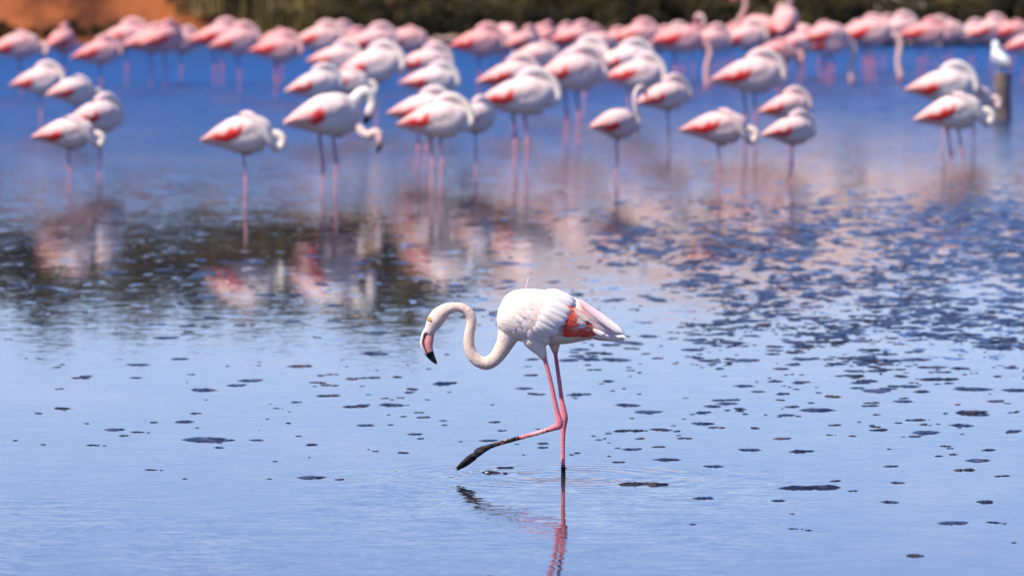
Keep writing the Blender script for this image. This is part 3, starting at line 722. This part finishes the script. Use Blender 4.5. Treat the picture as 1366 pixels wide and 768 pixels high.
for s in (-1, 1):
    Loft().add([(.06, s * .062, .20, .01, .008, *GG), (.02, s * .066, .185, .045, .016, *GG), (-.07, s * .052, .15, .04, .018, *GG), (-.17, s * .022, .11, .02, .012, .12, .12, .13), (-.235, s * .01, .085, .004, .004, *BLACK)], 4, 12).plain('wing', MAT['flock'], gull)

# ------------------------------------------------------------------ wet mud clumps in the shallows
def clump_data(seed, rng):
    """low ragged lump (or a short string of lumps), about one unit half width"""
    V_, F_ = [], []
    parts = [(0, 0, 1, 1)] if seed % 5 < 2 else [(rng.uniform(-.75, .75), rng.uniform(-.5, .5), rng.uniform(.22, .6), rng.uniform(.18, .5)) for _ in range(rng.randint(2, 5))]
    for cx, cy, sx, sy in parts:
        b0 = len(V_); NR, NS = 3, 16
        ph = rng.uniform(0, 50)
        V_.append((cx, cy, (1.0 + .3 * mn.noise(Vector((ph, 0, 0)))) * min(1, sx + .3)))
        for i in range(1, NR + 1):
            t = i / NR
            for k in range(NS):
                a = 2 * math.pi * k / NS
                rad = t * max(.25, 1 + .75 * mn.noise(Vector((math.cos(a) * 1.6 + ph, math.sin(a) * 1.6, seed))) + .5 * mn.noise(Vector((math.cos(a) * 4 + ph, math.sin(a) * 4, seed + 9))))
                z = (1 - t ** 2.5) * (1 + .9 * mn.noise(Vector((math.cos(a) * t * 3 + ph, math.sin(a) * t * 3, seed * 2.0)))) * min(1, sx + .3) if i < NR else -.12
                V_.append((cx + sx * rad * math.cos(a), cy + sy * rad * math.sin(a), z))
        for k in range(NS): F_.append((b0, b0 + 1 + k, b0 + 1 + (k + 1) % NS))
        for i in range(NR - 1):
            for k in range(NS):
                a = b0 + 1 + i * NS + k; b = b0 + 1 + i * NS + (k + 1) % NS
                F_.append((a, a + NS, b + NS, b))
    return V_, F_
rc = random.Random(11)
CL = [clump_data(s, rc) for s in range(20)]
CLM = []
for v, f in CL:
    o = mesh_obj('mud_clump', v, f, MAT['mud'], link_it=False); CLM.append(o.data)
def clump_spec(px, row, wpx, aspect=1.6, h=None):
    x, y, r = ground_at(px, row)
    w = wpx / 2 / (272 * r)
    return (x, y, w, w * aspect, h if h is not None else min(.012, .07 * w + .002), rc.uniform(-.35, .35), rc.randrange(20), wpx * r)
specs = []
# notable ones: px,row,width px, label
named = [
 (1093, 651, 92, 'long brown mud clump, longest one lying alone in the still shallows', .026), (1070, 602, 44, 'smooth blue-grey mud clump with dark end beyond the longest clump', .016),
 (868, 646, 62, 'ragged mud clump with pale bits behind the standing leg of the walking flamingo', .022), (663, 631, 30, 'dark pointed mud clump under the lifted foot of the walking flamingo', .022),
 (422, 593, 36, 'lone oval brown mud clump in calm water ahead of the walking flamingo', .014), (1232, 742, 38, 'lone flat mud clump in the calmest water nearest the shore of the viewer', .014),
 (1331, 671, 78, 'low knobbly ridge of dark mud lying flat in the water', .024), (1290, 627, 30, 'small round dark mud clump before a knobbly ridge of mud', .018),
 (1290, 551, 66, 'wide wet mud patch with brown crest among the scattered clumps', .026),
]
for px, row, w, lab, h in named:
    sp = clump_spec(px, row, w, 2.0, h)
    for j in range(1):
        o = bpy.data.objects.new('mud_clump', CLM[(2, 3, 4, 7, 8, 9, 12, 13, 14)[named.index((px, row, w, lab, h))]]); link(o); o.location = (sp[0], sp[1], 0); o.scale = (sp[2], sp[3] * .38, sp[4] * .5); o.rotation_euler = (0, 0, sp[5] * .3)
        tag(o, lab, 'mud clump', 'wet mud clumps in the shallows')
small_named = [(181, 486, 30), (259, 551, 20), (268, 520, 42), (487, 567, 24), (484, 540, 18), (340, 587, 18), (305, 587, 16), (150, 573, 30), (118, 565, 24), (128, 594, 22), (60, 593, 26), (163, 581, 14), (552, 579, 22), (535, 604, 22),
 (592, 511, 52), (545, 523, 22), (478, 542, 40), (500, 471, 40), (400, 488, 36), (465, 505, 28), (600, 472, 18), (650, 484, 20), (700, 500, 30), (560, 550, 14), (560, 585, 12), (270, 587, 60), (205, 627, 20), (241, 639, 12), (446, 640, 22),
 (1160, 541, 26), (1165, 574, 44), (1150, 510, 28), (1045, 585, 24), (1000, 600, 30), (985, 548, 16), (890, 613, 36), (880, 596, 20), (848, 558, 22), (960, 570, 22), (1090, 547, 46), (1160, 508, 30), (1260, 505, 50), (1300, 519, 44), (1240, 522, 34),
 (1220, 560, 30), (1260, 595, 20), (1330, 600, 36), (1340, 635, 24), (1190, 622, 22), (1110, 642, 26), (1055, 686, 14), (1065, 706, 16), (1080, 708, 12), (1190, 670, 26), (1275, 698, 40), (1335, 698, 26), (1360, 725, 26), (1140, 655, 16), (1040, 668, 20), (940, 665, 30), (925, 700, 12), (1355, 575, 34), (1200, 644, 20)]
for px, row, w in small_named: specs.append(clump_spec(px, row, w, rc.uniform(.7, 1.3)))
def density(px, row):
    # thick bed of clumps beyond the bird on one side, thinning out towards the viewer
    d = smooth(-60, 330, px - 620 + (row - 330) * .15) * smooth(262, 300, row + (1366 - px) * .03) * (1 - smooth(400, 545, row - (px - 900) * .06))
    d = d * (.45 + .55 * smooth(700, 1150, px))
    d2 = .075 * smooth(330, 420, row) * (1 - smooth(560, 650, row)) * (.35 + .65 * smooth(200, 800, px))
    d3 = .16 * smooth(310, 350, row) * (1 - smooth(420, 470, row)) * (.3 + .7 * smooth(100, 700, px))
    return max(d, d2, d3)
tries = 0
while len(specs) < 3600 and tries < 90000:
    tries += 1
    row = 255 + 445 * rc.random(); px = rc.uniform(-140, 1500)
    cl = .5 + mn.noise(Vector((px * .012, row * .04, 5.5)))
    if rc.random() < density(px, row) * (.12 + 1.9 * max(0, cl - .22)):
        r = (row + 245) / 881
        w = (5 + 28 * rc.random() ** 2.4) * (.75 + .5 * (row > 300) * r)
        specs.append(clump_spec(px, row, w, rc.uniform(.8, 1.5) + 2.2 * smooth(480, 300, row) * rc.random()))
named_n = len(named)
specs.sort(key=lambda s: -(s[7] if -20 < (s[0] - CAM_X) * 272 * (CAM_D / (s[1] + CAM_D)) + 683 < 1386 else 0))
for s in specs[:300 - named_n]:
    o = bpy.data.objects.new('mud_clump', CLM[s[6]]); link(o); o.location = (s[0], s[1], 0); o.scale = (s[2], s[3], s[4]); o.rotation_euler = (0, 0, s[5])
    tag(o, 'small dark wet mud clump scattered among many in the shallow water', 'mud clump', 'wet mud clumps in the shallows')
V, Fc = [], []
for s in specs[300 - named_n:]:
    v, f = CL[s[6]]; b0 = len(V); ca, sa = math.cos(s[5]), math.sin(s[5])
    for p in v:
        x, y = p[0] * s[2], p[1] * s[3]
        V.append((s[0] + x * ca - y * sa, s[1] + x * sa + y * ca, p[2] * s[4]))
    Fc += [tuple(i + b0 for i in q_) for q_ in f]
tag(mesh_obj('mud_specks', V, Fc, MAT['mud']), 'countless small wet mud specks strewn over the shallow water', 'mud', kind='stuff')

# ------------------------------------------------------------------ bank plants
def crown_mesh(name, seed, rx, ry, h, n, leaf, mat, z0=.1, clumps=14):
    rg = random.Random(seed); cs = []
    for k in range(clumps):
        a = rg.uniform(0, 6.283); q_ = rg.random() ** .5; zz = rg.random()
        wid = (1 - abs(zz - .4) * .9)
        cs.append((Vector((math.cos(a) * q_ * rx * wid, math.sin(a) * q_ * ry * wid, z0 + (h - z0) * (.12 + .78 * zz))), rg.uniform(.22, .42) * min(rx, h)))
    v, f = [], []
    for i in range(n):
        c, cr = rg.choice(cs)
        d = Vector((rg.gauss(0, 1), rg.gauss(0, 1), rg.gauss(0, 1))).normalized() * cr * rg.random() ** .4
        p = c + d
        if p.z < .03: p.z = rg.uniform(.03, .3)
        e = Euler((rg.uniform(-1.2, 1.2), rg.uniform(-1.2, 1.2), rg.uniform(0, 6.28)))
        M = e.to_matrix(); s = leaf * rg.uniform(.6, 1.4); b0 = len(v)
        for q_ in ((-s, 0, 0), (0, -s * .38, s * .1), (s, 0, 0), (0, s * .38, s * .1)): v.append(p + M @ Vector(q_))
        f.append((b0, b0 + 1, b0 + 2, b0 + 3))
    o = mesh_obj(name, v, f, mat, link_it=False, smooth_shade=False); return o.data, cs
def trunk_mesh(name, cs, h):
    L_ = Loft(); L_.add([(0, 0, -.3, .05 * h / 2, .05 * h / 2), (.03, .02, h * .3, .035 * h / 2, .035 * h / 2), (0, -.03, h * .75, .012 * h, .012 * h)], 3, 8)
    for c, cr in cs[:9]:
        s = h * .25 * (.4 + .6 * min(1, c.z / h))
        L_.add([(.02, .01, s, .015 * h, .015 * h), (c.x * .5, c.y * .5, (s + c.z) / 2 + .05, .009 * h, .009 * h), (c.x, c.y, c.z, .003 * h, .003 * h)], 3, 6)
    o = L_.plain(name, MAT['bark']); me = o.data; bpy.data.objects.remove(o); return me
kinds = {}
for key, args in {'dark': (1, 1.1, .8, 1.7, 2600, .075, 'leaf_dark'), 'dark2': (2, .9, .8, 2.0, 2600, .07, 'leaf_dark'), 'olive': (3, .9, .7, 1.5, 2200, .07, 'leaf_olive'),
                  'tree': (4, 1.6, 1.2, 4.0, 8000, .125, 'leaf_olive'), 'tree2': (5, 1.5, 1.2, 4.2, 8000, .125, 'leaf_dark'), 'pole': (6, .28, .28, 5.0, 1500, .09, 'leaf_dark')}.items():
    sd, rx, ry, h, n, lf, mt = args
    cm, cs = crown_mesh('crown', sd, rx, ry, h, n, lf, MAT[mt], z0=.1 if h < 3 else .5, clumps=16 if h < 3 else 30)
    kinds[key] = (cm, trunk_mesh('trunk', cs, h))
def plant(kind, name, x, y, s, label, cat, group, rz=None, sz=1.0):
    e = empty(name, (x, y, terrain_z(x, y) - .03), random.uniform(0, 6.28) if rz is None else rz); e.scale = (s, s, s * sz)
    for nm, me in zip(('crown', 'trunk'), kinds[kind]):
        link(bpy.data.objects.new(nm, me), e)
    tag(e, label, cat, group)
def bx(px, y): return (px - 683) * (y + CAM_D) / 9486 + CAM_X
SG = 'shrubs along the far bank'; TG = 'trees behind the reeds'
for px in range(430, 1560, 62):
    y = random.uniform(68.3, 69.6)
    plant(random.choice(['dark', 'dark2']), 'shrub', bx(px + random.uniform(-14, 14), y), y, random.uniform(.66, .84), 'dark leafy shrub in the hedge along the far bank', 'shrub', SG)
for px in range(450, 1560, 33):
    px += random.uniform(-12, 12); y = shore_y(bx(px, 66)) - random.uniform(.1, .7)
    plant(random.choice(['dark', 'dark2']), 'shrub', bx(px, y), y, random.uniform(.34, .48), 'low dark shrub at the water edge below the hedge', 'shrub', 'low shrubs at the water edge')
for px in range(-60, 262, 17):  # row of tiny shrubs added to give the bank its dark undercut
    px += random.uniform(-6, 6); y = shore_y(bx(px, 68)) + random.uniform(-.1, .3)
    plant('dark', 'shrub', bx(px, y), y, random.uniform(.10, .17), 'tiny dark shrub added as undercut shade at the foot of the red earth bank', 'shrub', 'tiny shrubs added as shade under the red bank')
for px in (470, 560, 640, 700, 790, 880, 945, 1090, 1160, 1240, 1330):
    y = random.uniform(67.6, 68.2)
    plant('olive', 'shrub', bx(px, y), y, random.uniform(.5, .7), 'low yellow-green shrub in front of the dark hedge on the far bank', 'shrub', 'low shrubs before the hedge')
for px in (700, 815, 850, 950, 1140, 1362):
    y = random.uniform(70.2, 71.2)
    plant('dark2', 'shrub', bx(px, y), y, (.62 if px in (815, 850) else .42), 'tall dark shrub rising above the hedge before the sandy bluff', 'shrub', 'tall shrubs before the bluff', sz=1.38 / (.62 if px in (815, 850) else .42))
for i, px in enumerate(range(-320, 640, 34)):
    y = random.uniform(73.0, 75.5)
    x = bx(px + random.uniform(-12, 12), y)
    plant(('tree', 'tree2')[i % 2], 'tree', x, y, (random.uniform(4.1, 4.8) - .8 * smooth(480, 640, px) - terrain_z(x, y)) / 4.1, ('olive-leaved tree', 'dark-leaved tree')[i % 2] + ' in the thicket behind the red bank and reeds', 'tree', TG)
for px in (335, 400):
    y = 74.5
    plant('pole', 'tree', bx(px, y), y, .80, 'slender upright tree standing taller than the thicket', 'tree', 'slender trees in the thicket')
# reeds
def reed_mesh(seed, n=130, h=1.5, rad=.5):
    rg = random.Random(seed); v, f = [], []
    for i in range(n):
        a = rg.uniform(0, 6.283); q_ = rad * rg.random() ** .5; x, y = math.cos(a) * q_, math.sin(a) * q_
        hh = h * rg.uniform(.6, 1.1); lx, ly = rg.gauss(0, .16) * hh, rg.gauss(0, .16) * hh; w = rg.uniform(.008, .018); t = rg.uniform(0, 3.14); cx, cy = math.cos(t) * w, math.sin(t) * w
        b0 = len(v)
        for k, (u, ww) in enumerate(((0, 1), (.5, 1), (1, .1))):
            px_, py_ = x + lx * u * u, y + ly * u * u
            v += [(px_ - cx * ww, py_ - cy * ww, hh * u - .05), (px_ + cx * ww, py_ + cy * ww, hh * u - .05)]
        f += [(b0, b0 + 1, b0 + 3, b0 + 2), (b0 + 2, b0 + 3, b0 + 5, b0 + 4)]
    return mesh_obj('reed_tuft', v, f, MAT['reed'], link_it=False, smooth_shade=False).data
RM = [reed_mesh(s) for s in (1, 2, 3)]
for i, px in enumerate(list(range(262, 440, 20)) + [455, 520, 545, 575, 600, 650, 690, 890, 945, 1095]):
    y = random.uniform(67.6, 68.6); x = bx(px + random.uniform(-8, 8), y)
    o = bpy.data.objects.new('reed_tuft', RM[i % 3]); link(o); o.location = (x, y, terrain_z(x, y)); o.rotation_euler = (0, 0, random.uniform(0, 6)); s = random.uniform(.7, 1.05); o.scale = (s, s, s)
    tag(o, 'tuft of dry yellow-green reeds standing at the far water edge', 'reeds', 'reed tufts on the far bank')
